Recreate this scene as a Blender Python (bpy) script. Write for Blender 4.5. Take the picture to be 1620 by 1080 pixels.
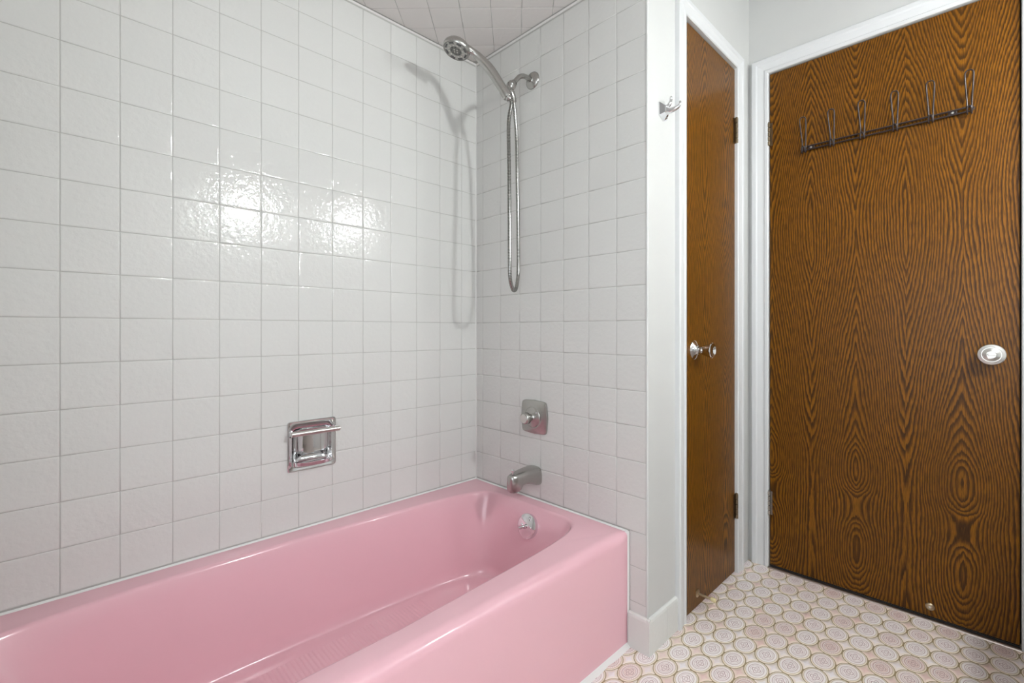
import bpy, bmesh, math, random
from mathutils import Vector, Matrix, Euler
random.seed(7)
sc = bpy.context.scene
for o in list(bpy.data.objects): bpy.data.objects.remove(o)
C = sc.collection
PI = math.pi
T = 0.1095                      # wall tile pitch
W = -0.811                      # plane of the closet wall
D = 0.848                       # plane of the entry-door wall
WR = -2.32                      # plane of the vanity wall
XB = -1.70                      # plane of the wall behind the camera
RIM = 0.354                     # bathtub rim height
SOF = 2.123                     # soffit over the tub
H = 2.46                        # room ceiling

# ------------------------------------------------------------------ camera
cam_d = bpy.data.cameras.new('camera'); cam = bpy.data.objects.new('camera', cam_d); C.objects.link(cam)
cam_d.sensor_width = 36; cam_d.lens = 742.55 * 36 / 1620
cam_d.shift_y = -(540 - 521.86) / 1620
cam_d.clip_start = 0.02
cam.location = (-1.2953, -1.5432, 0.988)
cam.rotation_euler = (PI / 2, 0, 0.796309 - PI / 2)
sc.camera = cam
# ------------------------------------------------------------------ light and exposure
LAMP_A = ((-0.30, -2.20, 1.87), 278.0)
LAMP_B = ((0.48, -2.20, 1.88), 98.0)
FILL_GLOW = 2.2                       # glow of the added window behind the camera, soft fill
wd = bpy.data.worlds.new('world'); sc.world = wd; wd.use_nodes = True
wd.node_tree.nodes['Background'].inputs[0].default_value = (0.8, 0.85, 0.9, 1)
wd.node_tree.nodes['Background'].inputs[1].default_value = 0.05
vs = sc.view_settings
vs.view_transform = 'Standard'; vs.look = 'None'; vs.gamma = 1; vs.use_curve_mapping = False
vs.exposure = 0.55

# ------------------------------------------------------------------ node helpers
def lin(r, g, b):
    f = lambda c: (c / 255 / 12.92) if c / 255 <= 0.04045 else ((c / 255 + 0.055) / 1.055) ** 2.4
    return (f(r), f(g), f(b), 1)

class NT:
    def __init__(s, name):
        s.m = bpy.data.materials.new(name); s.m.use_nodes = True
        s.t = s.m.node_tree; s.b = s.t.nodes['Principled BSDF']
    def n(s, typ, **kw):
        x = s.t.nodes.new(typ)
        for k, v in kw.items(): setattr(x, k, v)
        return x
    def put(s, sock, v):
        if hasattr(v, 'is_linked') or isinstance(v, bpy.types.NodeSocket): s.t.links.new(v, sock)
        else: sock.default_value = v
    def math(s, op, a, b=None, c=None):
        x = s.n('ShaderNodeMath', operation=op); s.put(x.inputs[0], a)
        if b is not None: s.put(x.inputs[1], b)
        if c is not None: s.put(x.inputs[2], c)
        return x.outputs[0]
    def xyz(s, v):
        x = s.n('ShaderNodeSeparateXYZ'); s.put(x.inputs[0], v); return x.outputs
    def vec(s, a, b, c=0.0):
        x = s.n('ShaderNodeCombineXYZ'); s.put(x.inputs[0], a); s.put(x.inputs[1], b); s.put(x.inputs[2], c); return x.outputs[0]
    def noise(s, v, scale=1, detail=2, rough=0.5):
        x = s.n('ShaderNodeTexNoise'); s.put(x.inputs['Vector'], v); x.inputs['Scale'].default_value = scale
        x.inputs['Detail'].default_value = detail; x.inputs['Roughness'].default_value = rough; return x.outputs[0]
    def ramp(s, f, stops, interp='LINEAR'):
        x = s.n('ShaderNodeValToRGB'); r = x.color_ramp; r.interpolation = interp
        while len(r.elements) < len(stops): r.elements.new(0.5)
        for e, (p, c) in zip(r.elements, stops): e.position = p; e.color = c if len(c) == 4 else (*c, 1)
        s.put(x.inputs[0], f); return x.outputs[0]
    def mix(s, f, a, b, typ='MIX'):
        x = s.n('ShaderNodeMix', data_type='RGBA', blend_type=typ)
        s.put(x.inputs[0], f); s.put(x.inputs[6], a); s.put(x.inputs[7], b); return x.outputs[2]
    def bump(s, h, dist, strength=1.0):
        x = s.n('ShaderNodeBump'); x.inputs['Strength'].default_value = strength; x.inputs['Distance'].default_value = dist
        s.put(x.inputs['Height'], h); s.t.links.new(x.outputs[0], s.b.inputs['Normal']); return x
    def pos(s): return s.n('ShaderNodeNewGeometry').outputs['Position']
    def objc(s): return s.n('ShaderNodeTexCoord').outputs['Object']
    def curve(s, f, pts):
        x = s.n('ShaderNodeFloatCurve'); cv = x.mapping.curves[0]
        for i, (px, py) in enumerate(pts):
            if i == 0: cv.points[0].location = (px, py)
            elif i == len(pts) - 1: cv.points[-1].location = (px, py)
            else: cv.points.new(px, py)
        x.mapping.update(); s.put(x.inputs['Value'], f); return x.outputs[0]
    def set(s, **kw):
        for k, v in kw.items(): s.put(s.b.inputs[k.replace('_', ' ')], v)
        return s

def plain(name, col, rough=0.5, metal=0.0, spec=0.5, coat=0.0, bump=None):
    m = NT(name); p = m.pos()
    v = m.noise(p, 9, 3); c = m.mix(m.math('MULTIPLY', v, 0.10), col, tuple(x * 0.7 for x in col[:3]) + (1,))
    m.set(Base_Color=c, Roughness=rough, Metallic=metal, Specular_IOR_Level=spec, Coat_Weight=coat)
    if bump: m.bump(m.noise(p, bump[0], 3), bump[1])
    return m.m

def mat_tile(name, col, bump=0.00085, rough=0.035):
    m = NT(name); oi = m.n('ShaderNodeObjectInfo').outputs['Random']
    off = m.n('ShaderNodeVectorMath', operation='ADD'); m.put(off.inputs[0], m.pos()); m.put(off.inputs[1], m.vec(m.math('MULTIPLY', oi, 17), m.math('MULTIPLY', oi, 31), m.math('MULTIPLY', oi, 5)))
    p = off.outputs[0]
    f = m.noise(p, 160, 4, 0.7); g = m.noise(p, 14, 2)
    c = m.mix(m.math('MULTIPLY', f, 0.16), col, tuple(x * 0.72 for x in col[:3]) + (1,))
    c = m.mix(m.math('MULTIPLY', g, 0.10), c, tuple(x * 0.80 for x in col[:3]) + (1,))
    c = m.mix(m.math('MULTIPLY', oi, 0.05), c, (0.50, 0.50, 0.47, 1))
    h = m.math('ADD', m.noise(p, 75, 2, 0.45), m.math('MULTIPLY', m.noise(p, 240, 2), 0.18))
    m.set(Base_Color=c, Roughness=rough, Specular_IOR_Level=0.5); m.bump(h, bump)
    return m.m

M = {}
M['tile'] = mat_tile('glazed_wall_tile', lin(220, 220, 217))
M['ceil_tile'] = mat_tile('matte_ceiling_tile', lin(228, 224, 221), 0.0006, 0.45)
M['grout'] = plain('grey_grout', lin(182, 181, 177), 0.85)
M['paint'] = plain('white_wall_paint', lin(204, 204, 202), 0.55, bump=(260, 0.00012))
M['trim'] = plain('white_gloss_trim_paint', lin(218, 219, 220), 0.32)
M['base_tile'] = mat_tile('white_base_tile', lin(224, 225, 222), 0.0004, 0.25)
M['caulk'] = plain('white_caulk', lin(232, 230, 228), 0.5)
M['nickel'] = plain('brushed_nickel', (0.46, 0.45, 0.43, 1), 0.27, 1.0)
M['satin'] = plain('satin_nickel', (0.68, 0.66, 0.63, 1), 0.30, 1.0)
M['dark_nickel'] = plain('dull_nickel_face', (0.22, 0.215, 0.205, 1), 0.35, 1.0)
M['chrome'] = plain('polished_chrome', (0.78, 0.78, 0.79, 1), 0.06, 1.0)
M['darknozzle'] = plain('dark_grey_nozzle_plate', (0.10, 0.10, 0.10, 1), 0.4)
M['brass'] = plain('aged_brass', (0.50, 0.40, 0.27, 1), 0.3, 1.0)
M['old_brass'] = plain('dark_antique_brass', (0.26, 0.20, 0.13, 1), 0.3, 1.0)
M['bronze'] = plain('oil_rubbed_bronze_wire', (0.030, 0.019, 0.018, 1), 0.30, 0.25)
M['rubber'] = plain('cream_rubber', lin(222, 208, 160), 0.6)
M['alu'] = plain('aluminium_strip', (0.42, 0.36, 0.32, 1), 0.35, 1.0)
M['black'] = plain('black_strike_and_gap', (0.012, 0.011, 0.01, 1), 0.7)  # strike plate, and painted shadow in the entry door gaps
M['cabinet'] = plain('painted_cabinet', lin(214, 212, 208), 0.4)

def mat_tub():
    m = NT('pink_enamel'); p = m.objc(); x, y, z = m.xyz(p)
    c = m.mix(m.math('MULTIPLY', m.noise(p, 5, 2), 0.10), lin(233, 184, 194), lin(226, 174, 186))
    # fine non-slip ribs pressed into the basin floor
    w = m.n('ShaderNodeTexWave', wave_type='BANDS', bands_direction='X', wave_profile='SIN')
    m.put(w.inputs['Vector'], p); w.inputs['Scale'].default_value = 26; w.inputs['Distortion'].default_value = 0
    inx = m.math('MULTIPLY', m.math('GREATER_THAN', x, -1.10), m.math('LESS_THAN', x, -0.38))
    iny = m.math('MULTIPLY', m.math('GREATER_THAN', y, -0.54), m.math('LESS_THAN', y, -0.165))
    msk = m.math('MULTIPLY', m.math('MULTIPLY', inx, iny), m.math('LESS_THAN', z, 0.085))
    h = m.math('ADD', m.math('MULTIPLY', m.math('MULTIPLY', w.outputs['Fac'], msk), 0.9), m.math('MULTIPLY', m.noise(p, 22, 2), 0.35))
    m.set(Base_Color=c, Roughness=0.13, Specular_IOR_Level=0.5, Coat_Weight=0.25, Coat_Roughness=0.05); m.bump(h, 0.0007)
    return m.m
M['tub'] = mat_tub()

def mat_hose():
    m = NT('ribbed_steel_hose'); u = m.n('ShaderNodeUVMap').outputs[0]
    x, y, z = m.xyz(u)
    s = m.math('SINE', m.math('MULTIPLY', y, 2 * PI))
    c = m.mix(m.math('MULTIPLY_ADD', s, 0.5, 0.5), (0.10, 0.098, 0.09, 1), (0.50, 0.49, 0.47, 1))
    m.set(Base_Color=c, Roughness=0.22, Metallic=1.0); return m.m
M['hose'] = mat_hose()

def mat_wood(name, across, axis, w, cpts, dpts, opts, freq, seed, warm=1.0, soft=0.45, fin=0.22):
    """Flat-sliced, book-matched oak veneer: growth rings cut by a plane, mirrored leaf by leaf."""
    m = NT(name); p = m.objc(); o = m.xyz(p); s0 = o[across]; z = o[2]
    wob = m.math('MULTIPLY', m.math('SUBTRACT', m.noise(m.vec(seed, 0.0, m.math('MULTIPLY', z, 2.2)), 1, 2), 0.5), 0.016)
    s = m.math('ADD', m.math('ABSOLUTE', m.math('SUBTRACT', s0, axis - 8 * w)), wob)
    mm = m.math('PINGPONG', s, w)
    zn = m.math('DIVIDE', z, 2.07)
    c = m.curve(zn, cpts)
    mw = m.math('DIVIDE', mm, w); mw2 = m.math('MULTIPLY', mw, mw)
    d = m.math('MULTIPLY', m.math('ADD', m.curve(zn, dpts), m.math('MULTIPLY', m.math('SUBTRACT', m.curve(zn, opts), 0.5), mw2)), 0.2)
    leaf = m.math('FLOOR', m.math('DIVIDE', s, 2 * w))
    n1 = m.math('SUBTRACT', m.noise(m.vec(m.math('MULTIPLY', mm, 8), m.math('MULTIPLY', z, 1.7), m.math('MULTIPLY_ADD', leaf, 0.45, seed)), 1, 2), 0.5)
    n2 = m.math('SUBTRACT', m.noise(m.vec(m.math('MULTIPLY', mm, 45), m.math('MULTIPLY', z, 6), m.math('MULTIPLY_ADD', leaf, 0.4, seed + 3)), 1, 2), 0.5)
    n3 = m.math('SUBTRACT', m.noise(m.vec(m.math('MULTIPLY', s0, 300), m.math('MULTIPLY', z, 22), seed), 1, 2), 0.5)
    n4 = m.math('SUBTRACT', m.noise(m.vec(m.math('MULTIPLY', mm, 19), m.math('MULTIPLY', z, 3.4), m.math('MULTIPLY_ADD', leaf, 0.6, seed + 7)), 1, 2), 0.5)
    cs_ = m.math('MULTIPLY', m.math('SUBTRACT', 1.0, m.math('COSINE', m.math('MULTIPLY', mm, PI / w))), w * 0.5)
    ms = m.math('ADD', m.math('MULTIPLY', cs_, c), m.math('MULTIPLY', mm, m.math('SUBTRACT', 1.0, c)))
    r = m.math('ADD', ms, d)
    r = m.math('ADD', r, m.math('MULTIPLY', n1, 0.042)); r = m.math('ADD', r, m.math('MULTIPLY', n4, 0.014)); r = m.math('ADD', r, m.math('MULTIPLY', n2, 0.0095)); r = m.math('ADD', r, m.math('MULTIPLY', n3, 0.0046))
    fr = m.math('FRACT', m.math('MULTIPLY', r, freq))
    dark = lin(58 * warm, 34 * warm, 9 * warm); mid = lin(100 * warm, 62 * warm, 12 * warm); lt = lin(142 * warm, 92 * warm, 16 * warm)
    col = m.ramp(fr, [(0.0, dark), (0.16, dark), (0.38, mid), (0.60, lt), (0.88, lt), (1.0, dark)])
    fade = m.noise(m.vec(m.math('MULTIPLY', s0, 14), m.math('MULTIPLY', z, 2.6), seed + 13), 1, 3)
    col = m.mix(m.ramp(fade, [(0.35, (0, 0, 0)), (0.75, (soft, soft, soft))]), col, mid)
    fine = m.math('MULTIPLY', m.math('SINE', m.math('MULTIPLY', mw, PI)), fin)
    col = m.mix(fine, col, mid)
    # open pores: short dark dashes along the grain
    pr = m.noise(m.vec(m.math('MULTIPLY', s0, 520), m.math('MULTIPLY', z, 26), seed + 9), 1, 2, 0.6)
    pk = m.ramp(pr, [(0.38, (0.42, 0.38, 0.36)), (0.55, (1.08, 1.06, 1.0))])
    col = m.mix(0.75, col, pk, 'MULTIPLY')
    lo = m.noise(m.vec(m.math('MULTIPLY', s0, 4), m.math('MULTIPLY', z, 1.3), seed + 5), 1, 2)
    col = m.mix(m.math('MULTIPLY', lo, 0.35), col, tuple(x * 0.55 for x in mid[:3]) + (1,))
    m.set(Base_Color=col, Roughness=0.34, Specular_IOR_Level=0.20)
    m.bump(m.math('ADD', pr, m.math('MULTIPLY', fr, 0.3)), 0.00012)
    return m.m

PX, PY, X0, Y0 = 0.0901, 0.0632, 0.2565, -0.875      # oval medallion lattice of the vinyl floor
def cellrand(m, dx=0.0, dy=0.0, k=0.0):
    x, y, z = m.xyz(m.pos())
    i = m.math('ROUND', m.math('DIVIDE', m.math('SUBTRACT', x, X0 + dx), PX)); j = m.math('ROUND', m.math('DIVIDE', m.math('SUBTRACT', y, Y0 + dy), PY))
    wn = m.n('ShaderNodeTexWhiteNoise', noise_dimensions='3D'); m.put(wn.inputs['Vector'], m.vec(i, j, k)); return wn.outputs['Value']
def mat_medallion():
    m = NT('printed_medallion'); uv = m.n('ShaderNodeUVMap').outputs[0]; u, v, _ = m.xyz(uv)
    x = m.math('MULTIPLY_ADD', u, 2, -1); y = m.math('MULTIPLY_ADD', v, 2, -1)
    rho = m.math('SQRT', m.math('ADD', m.math('MULTIPLY', x, x), m.math('MULTIPLY', y, y))); phi = m.math('ARCTAN2', y, x)
    rnd = cellrand(m)
    base = m.ramp(rnd, [(0.0, lin(250, 243, 242)), (0.60, lin(246, 236, 235)), (0.8, lin(236, 217, 212)), (1.0, lin(230, 206, 200))])
    line = lin(166, 128, 130); pale = lin(250, 246, 244); tan = lin(168, 142, 104)
    def band(a, b, soft=0.012):
        up = m.math('SMOOTH_MIN', 1.0, m.math('MAXIMUM', 0.0, m.math('DIVIDE', m.math('SUBTRACT', rho, a), soft)), 0.01)
        dn = m.math('MINIMUM', 1.0, m.math('MAXIMUM', 0.0, m.math('DIVIDE', m.math('SUBTRACT', b, rho), soft)))
        return m.math('MULTIPLY', m.math('MINIMUM', up, 1.0), dn)
    col = base
    col = m.mix(m.math('MULTIPLY', band(0.90, 1.2), 0.9), col, lin(240, 228, 208))
    col = m.mix(m.math('MULTIPLY', band(0.855, 0.905), 0.8), col, tan)
    dots = m.math('GREATER_THAN', m.math('SINE', m.math('MULTIPLY', phi, 26)), 0.1)
    col = m.mix(m.math('MULTIPLY', m.math('MULTIPLY', band(0.73, 0.81), dots), 1.0), col, pale)
    col = m.mix(m.math('MULTIPLY', band(0.62, 0.67), 0.95), col, line)
    col = m.mix(m.math('MULTIPLY', band(0.53, 0.60), 0.7), col, pale)
    col = m.mix(m.math('MULTIPLY', band(0.49, 0.53), 0.8), col, line)
    # four-lobed rosette outline in the centre
    lobe = m.math('MULTIPLY_ADD', m.math('ABSOLUTE', m.math('COSINE', m.math('MULTIPLY', phi, 2))), 0.15, 0.22)
    e = m.math('ABSOLUTE', m.math('SUBTRACT', rho, lobe)); ln = m.math('LESS_THAN', e, 0.028)
    e2 = m.math('ABSOLUTE', m.math('SUBTRACT', rho, m.math('MULTIPLY', lobe, 0.45))); ln2 = m.math('LESS_THAN', e2, 0.022)
    col = m.mix(m.math('MULTIPLY', m.math('MAXIMUM', ln, ln2), 0.9), col, line)
    hgt = m.math('SUBTRACT', 1.0, m.math('MAXIMUM', m.math('MAXIMUM', band(0.62, 0.66), band(0.50, 0.53)), m.math('MAXIMUM', ln, band(0.87, 0.905))))
    m.set(Base_Color=col, Roughness=0.30, Specular_IOR_Level=0.45); m.bump(hgt, 0.0003)
    return m.m
def mat_inset():
    m = NT('printed_star_inset'); uv = m.n('ShaderNodeUVMap').outputs[0]; u, v, _ = m.xyz(uv)
    x = m.math('ABSOLUTE', m.math('MULTIPLY_ADD', u, 2, -1)); y = m.math('ABSOLUTE', m.math('MULTIPLY_ADD', v, 2, -1))
    k = m.math('ADD', m.math('POWER', x, 0.75), m.math('POWER', y, 0.75))
    rnd = cellrand(m, PX / 2, PY / 2, 4.0)
    base = m.ramp(rnd, [(0.0, lin(244, 238, 240)), (0.45, lin(241, 229, 227)), (0.55, lin(237, 214, 208)), (1.0, lin(233, 204, 197))])
    col = m.mix(m.math('MULTIPLY', m.math('GREATER_THAN', k, 0.86), 0.6), base, lin(240, 226, 208))
    m.set(Base_Color=col, Roughness=0.30, Specular_IOR_Level=0.45); return m.m
M['medallion'] = mat_medallion(); M['inset'] = mat_inset()
M['vinyl'] = plain('tan_vinyl_ground', lin(160, 142, 108), 0.4)

# ------------------------------------------------------------------ object helpers
ORG = {}
def org(o): return ORG.get(o.name, Vector((0, 0, 0)))
def link(o, parent=None, at=(0, 0, 0)):
    C.objects.link(o); at = Vector(at); ORG[o.name] = at
    if parent is not None: o.parent = parent; o.location = at - org(parent)
    else: o.location = at
    return o
def thing(name, label, cat, at, group=None):
    o = bpy.data.objects.new(name, None); o.empty_display_size = 0.05; link(o, None, at)
    o['label'] = label; o['category'] = cat
    if group: o['group'] = group
    return o
def mesh(name, V, F, mat, parent=None, smooth=False, at=None, uv=None):
    V = [Vector(v) for v in V]
    if at is None:
        at = sum(V, Vector()) / len(V) if parent is not None else Vector((0, 0, 0))
    at = Vector(at)
    me = bpy.data.meshes.new(name); me.from_pydata([tuple(v - at) for v in V], [], F); me.update()
    if uv:
        l = me.uv_layers.new(name='UVMap')
        for lp in me.loops: l.data[lp.index].uv = uv[lp.vertex_index]
    me.materials.append(mat)
    if smooth:
        for p in me.polygons: p.use_smooth = True
    return link(bpy.data.objects.new(name, me), parent, at)
def struct(o, label=None, cat=None):
    o['kind'] = 'structure'
    if label: o['label'] = label
    if cat: o['category'] = cat
    return o
def boxes(lst):
    V, F = [], []
    for (x0, x1, y0, y1, z0, z1) in lst:
        b = len(V)
        V += [(x, y, z) for z in (z0, z1) for y in (y0, y1) for x in (x0, x1)]
        F += [tuple(b + i for i in f) for f in [(0, 2, 3, 1), (4, 5, 7, 6), (0, 1, 5, 4), (2, 6, 7, 3), (0, 4, 6, 2), (1, 3, 7, 5)]]
    return V, F
def box(name, x0, x1, y0, y1, z0, z1, mat, parent=None, bevel=0.0, seg=2, at=None):
    V, F = boxes([(min(x0, x1), max(x0, x1), min(y0, y1), max(y0, y1), min(z0, z1), max(z0, z1))])
    o = mesh(name, V, F, mat, parent, False, at)
    if bevel:
        bm = bmesh.new(); bm.from_mesh(o.data)
        bmesh.ops.bevel(bm, geom=bm.edges[:], offset=bevel, segments=seg, profile=0.5, affect='EDGES')
        bm.to_mesh(o.data); bm.free()
    return o
def frame(d):
    d = Vector(d).normalized(); u = Vector((0, 0, 1)) if abs(d.z) < 0.9 else Vector((1, 0, 0))
    a = d.cross(u).normalized(); return d, a, d.cross(a).normalized()
def lathe(name, origin, axis, prof, mat, parent=None, n=32, smooth=True, scale=(1, 1), a0=None):
    d, a, b = frame(axis)
    if a0 is not None: a = Vector(a0); b = d.cross(a)
    o = Vector(origin); V, F = [], []
    for (r, h) in prof:
        for i in range(n):
            t = 2 * PI * i / n; V.append(o + d * h + a * (r * scale[0] * math.cos(t)) + b * (r * scale[1] * math.sin(t)))
    for k in range(len(prof) - 1):
        for i in range(n): F.append((k * n + i, k * n + (i + 1) % n, (k + 1) * n + (i + 1) % n, (k + 1) * n + i))
    F.append(tuple(range(n - 1, -1, -1))); F.append(tuple((len(prof) - 1) * n + i for i in range(n)))
    ob = mesh(name, V, F, mat, parent, smooth)
    return fixn(ob)
def fixn(o, sharp=40):
    bm = bmesh.new(); bm.from_mesh(o.data); bmesh.ops.recalc_face_normals(bm, faces=bm.faces[:])
    if sharp:
        for e in bm.edges:
            if len(e.link_faces) == 2 and e.calc_face_angle(0) > math.radians(sharp): e.smooth = False
    bm.to_mesh(o.data); bm.free(); return o
def cr(pts, k=8, closed=False):
    P = [Vector(p) for p in pts]; out = []; n = len(P)
    for i in range(n if closed else n - 1):
        p0 = P[(i - 1) % n] if closed or i > 0 else P[0]; p1 = P[i]; p2 = P[(i + 1) % n]
        p3 = P[(i + 2) % n] if closed or i + 2 < n else P[-1]
        for j in range(k):
            t = j / k
            out.append(0.5 * ((2 * p1) + (p2 - p0) * t + (2 * p0 - 5 * p1 + 4 * p2 - p3) * t * t + (3 * p1 - p0 - 3 * p2 + p3) * t ** 3))
    if not closed: out.append(P[-1])
    return out
def tube(name, path, rad, mat, parent=None, n=10, closed=False, ribs=None, caps=True, ell=None):
    P = [Vector(p) for p in path]; m = len(P); V, F, UV = [], [], []
    R = rad if callable(rad) else (lambda t: rad)
    ref = None; L = 0
    for i in range(m):
        a = P[(i - 1) % m] if closed or i > 0 else P[0]; b = P[(i + 1) % m] if closed or i < m - 1 else P[-1]
        d = (b - a).normalized()
        if ref is None:
            _, ref, _ = frame(d)
        ref = (ref - d * ref.dot(d)).normalized(); s = d.cross(ref)
        if i: L += (P[i] - P[i - 1]).length
        r = R(i / (m - 1))
        for j in range(n):
            t = 2 * PI * j / n; V.append(P[i] + ref * r * math.cos(t) + s * r * math.sin(t)); UV.append((j / n, L / ribs if ribs else L))
    for i in range(m if closed else m - 1):
        k = (i + 1) % m
        for j in range(n): F.append((i * n + j, i * n + (j + 1) % n, k * n + (j + 1) % n, k * n + j))
    if not closed and caps: F.append(tuple(range(n - 1, -1, -1))); F.append(tuple((m - 1) * n + j for j in range(n)))
    o = mesh(name, V, F, mat, parent, True, uv=UV)
    return o if ribs else fixn(o, 50)
def extr(name, prof, fn, mat, parent=None, smooth=False):
    """prof: closed 2-D outline (w,t); fn(w,t,end) -> 3-D point for end 0/1."""
    n = len(prof); V = [fn(w, t, 0) for w, t in prof] + [fn(w, t, 1) for w, t in prof]
    F = [(i, (i + 1) % n, n + (i + 1) % n, n + i) for i in range(n)] + [tuple(range(n - 1, -1, -1)), tuple(range(n, 2 * n))]
    return fixn(mesh(name, V, F, mat, parent, smooth), 30)
def copy(o, parent, loc, rot=None):
    c = o.copy(); C.objects.link(c); c.parent = parent; c.location = loc
    if rot is not None: c.rotation_euler = rot
    return c

# ------------------------------------------------------------------ tiles
def clip(poly, nx, ny, c):
    out = []
    for i in range(len(poly)):
        a, b = poly[i], poly[(i + 1) % len(poly)]; da = a[0] * nx + a[1] * ny - c; db = b[0] * nx + b[1] * ny - c
        if da >= 0: out.append(a)
        if (da >= 0) != (db >= 0):
            t = da / (da - db); out.append((a[0] + (b[0] - a[0]) * t, a[1] + (b[1] - a[1]) * t))
    return out
def inset(poly, d):
    n = len(poly); L = []
    for i in range(n):
        (x0, y0), (x1, y1) = poly[i], poly[(i + 1) % n]; l = math.hypot(x1 - x0, y1 - y0) or 1e-9
        nx, ny = -(y1 - y0) / l, (x1 - x0) / l; L.append((nx, ny, nx * x0 + ny * y0 + d))
    out = []
    for i in range(n):
        a, b = L[i - 1], L[i]; det = a[0] * b[1] - a[1] * b[0]
        if abs(det) < 1e-6: return None
        out.append(((a[2] * b[1] - a[1] * b[2]) / det, (a[0] * b[2] - a[2] * b[0]) / det))
    return out
def tile_mesh(poly, name='tile', mat=None):
    lv = [(0.0, -0.005), (0.0, -0.0011), (0.0004, -0.0004), (0.0015, 0.0), (0.0045, 0.0)]
    V, F, n = [], [], len(poly)
    for d, z in lv:
        q = inset(poly, d + 0.0007)
        if q is None: return None
        V += [(x, y, z) for x, y in q]
    ar = sum(q[i][0] * q[(i + 1) % n][1] - q[(i + 1) % n][0] * q[i][1] for i in range(n))
    if ar <= 0: return None
    for k in range(len(lv) - 1):
        for i in range(n): F.append((k * n + i, k * n + (i + 1) % n, (k + 1) * n + (i + 1) % n, (k + 1) * n + i))
    F.append(tuple((len(lv) - 1) * n + i for i in range(n)))
    me = bpy.data.meshes.new(name); me.from_pydata(V, [], F); me.update()
    for p in me.polygons: p.use_smooth = True
    me.materials.append(mat); return me
TM = {}
def put_tile(parent, x0, x1, y0, y1, place, rot, mat, tilt=0.0013):
    w, h = round(x1 - x0, 4), round(y1 - y0, 4)
    if w < 0.006 or h < 0.006: return
    key = (w, h, mat.name)
    if key not in TM:
        TM[key] = tile_mesh([(-w / 2, -h / 2), (w / 2, -h / 2), (w / 2, h / 2), (-w / 2, h / 2)], 'tile', mat)
        if TM[key] is None and min(w, h) > 0.011: return
    if TM[key] is None: return
    o = bpy.data.objects.new('tile', TM[key]); C.objects.link(o); o.parent = parent
    o.location = place((x0 + x1) / 2, (y0 + y1) / 2)
    e = Euler((random.gauss(0, tilt), random.gauss(0, tilt), 0))
    o.rotation_euler = (Euler(rot).to_matrix() @ e.to_matrix()).to_euler()
def subtract(r, h):
    x0, x1, y0, y1 = r; a0, a1, b0, b1 = h
    if a1 <= x0 or a0 >= x1 or b1 <= y0 or b0 >= y1: return [r]
    out = []
    if a0 > x0: out.append((x0, a0, y0, y1))
    if a1 < x1: out.append((a1, x1, y0, y1))
    m0, m1 = max(x0, a0), min(x1, a1)
    if b0 > y0: out.append((m0, m1, y0, b0))
    if b1 < y1: out.append((m0, m1, b1, y1))
    return out

# ------------------------------------------------------------------ setting: shell
ZL = [0.7987 + T * k for k in range(-4, 13)]                     # horizontal joints .3607 ... 2.1127
SX0, SX1, SZ0, SZ1 = -0.771, -0.617, 0.540, 0.699                # soap dish plate
HOLE = (-0.763, -0.0787 - 5 * T, 0.548, 0.7987 - T)
V, F = boxes([(XB - .1, HOLE[0], .0010, .12, 0, 2.5), (HOLE[1], .10, .0010, .12, 0, 2.5), (HOLE[0], HOLE[1], .0010, .12, 0, HOLE[2]), (HOLE[0], HOLE[1], .0010, .12, HOLE[3], 2.5)])
wl = struct(mesh('wall_left', V, F, M['grout']), 'long tub wall of glossy pale grey square tiles', 'wall')
cols = [0.0, -0.0787] + [-0.0787 - T * k for k in range(1, 14)]
for a, b in zip(cols, cols[1:]):
    for z0, z1 in zip(ZL, ZL[1:]):
        if b < HOLE[0] < a - .004 and z0 < HOLE[2] < z1 - .004:          # notched tile round the dish recess
            xm, zm = (a + b) / 2, (z0 + z1) / 2
            me = tile_mesh([(b - xm, z0 - zm), (a - xm, z0 - zm), (a - xm, HOLE[2] - zm), (HOLE[0] - xm, HOLE[2] - zm), (HOLE[0] - xm, z1 - zm), (b - xm, z1 - zm)], 'tile', M['tile'])
            o = bpy.data.objects.new('tile', me); C.objects.link(o); o.parent = wl; o.location = (xm, 0, zm); o.rotation_euler = (PI / 2, 0, 0)
            continue
        for r in subtract((b, a, z0, z1), HOLE):
            put_tile(wl, *r, lambda x, z: (x, 0, z), (PI / 2, 0, 0), M['tile'])
extr('cove_bead', [(0, 0), (0.0055, 0), (0.004, 0.003), (0.0, 0.0055)], lambda w, t, e: (-1.526 if e else 0, 0.0015 - t, SOF - w), M['caulk'], wl)

we = struct(box('wall_end', .0010, .10, -.805, .0015, 0, 2.5, M['grout'], at=(0, 0, 0)), 'shaded pale grey tiled wall carrying the shower fittings', 'wall')
ec = [0.0] + [0.0424 + T * k for k in range(0, 7)] + [0.8045]
ZE = [0.1417] + [0.1417 + T] + [ZL[0]] + ZL[1:]
for a, b in zip(ec, ec[1:]):
    for z0, z1 in zip(ZL, ZL[1:]):
        put_tile(we, a, b, z0, z1, lambda x, z: (0, -x, z), (PI / 2, 0, -PI / 2), M['tile'])
for z0, z1 in [(0.1076, 0.1417), (0.1417, 0.2512), (0.2512, 0.3607)]:
    put_tile(we, 0.748, 0.8045, z0, z1, lambda x, z: (0, -x, z), (PI / 2, 0, -PI / 2), M['tile'])
extr('cove_bead', [(0, 0), (0.0055, 0), (0.004, 0.003), (0.0, 0.0055)], lambda w, t, e: (0.0015 - t, -0.805 if e else 0, SOF - w), M['caulk'], we)

extr('corner_caulk', [(0, 0), (0.0045, 0), (0.0018, 0.0018), (0, 0.0045)], lambda w, t, e: (.0006 - w, .0006 - t, SOF if e else RIM + .002), M['tile'], we)
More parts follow.
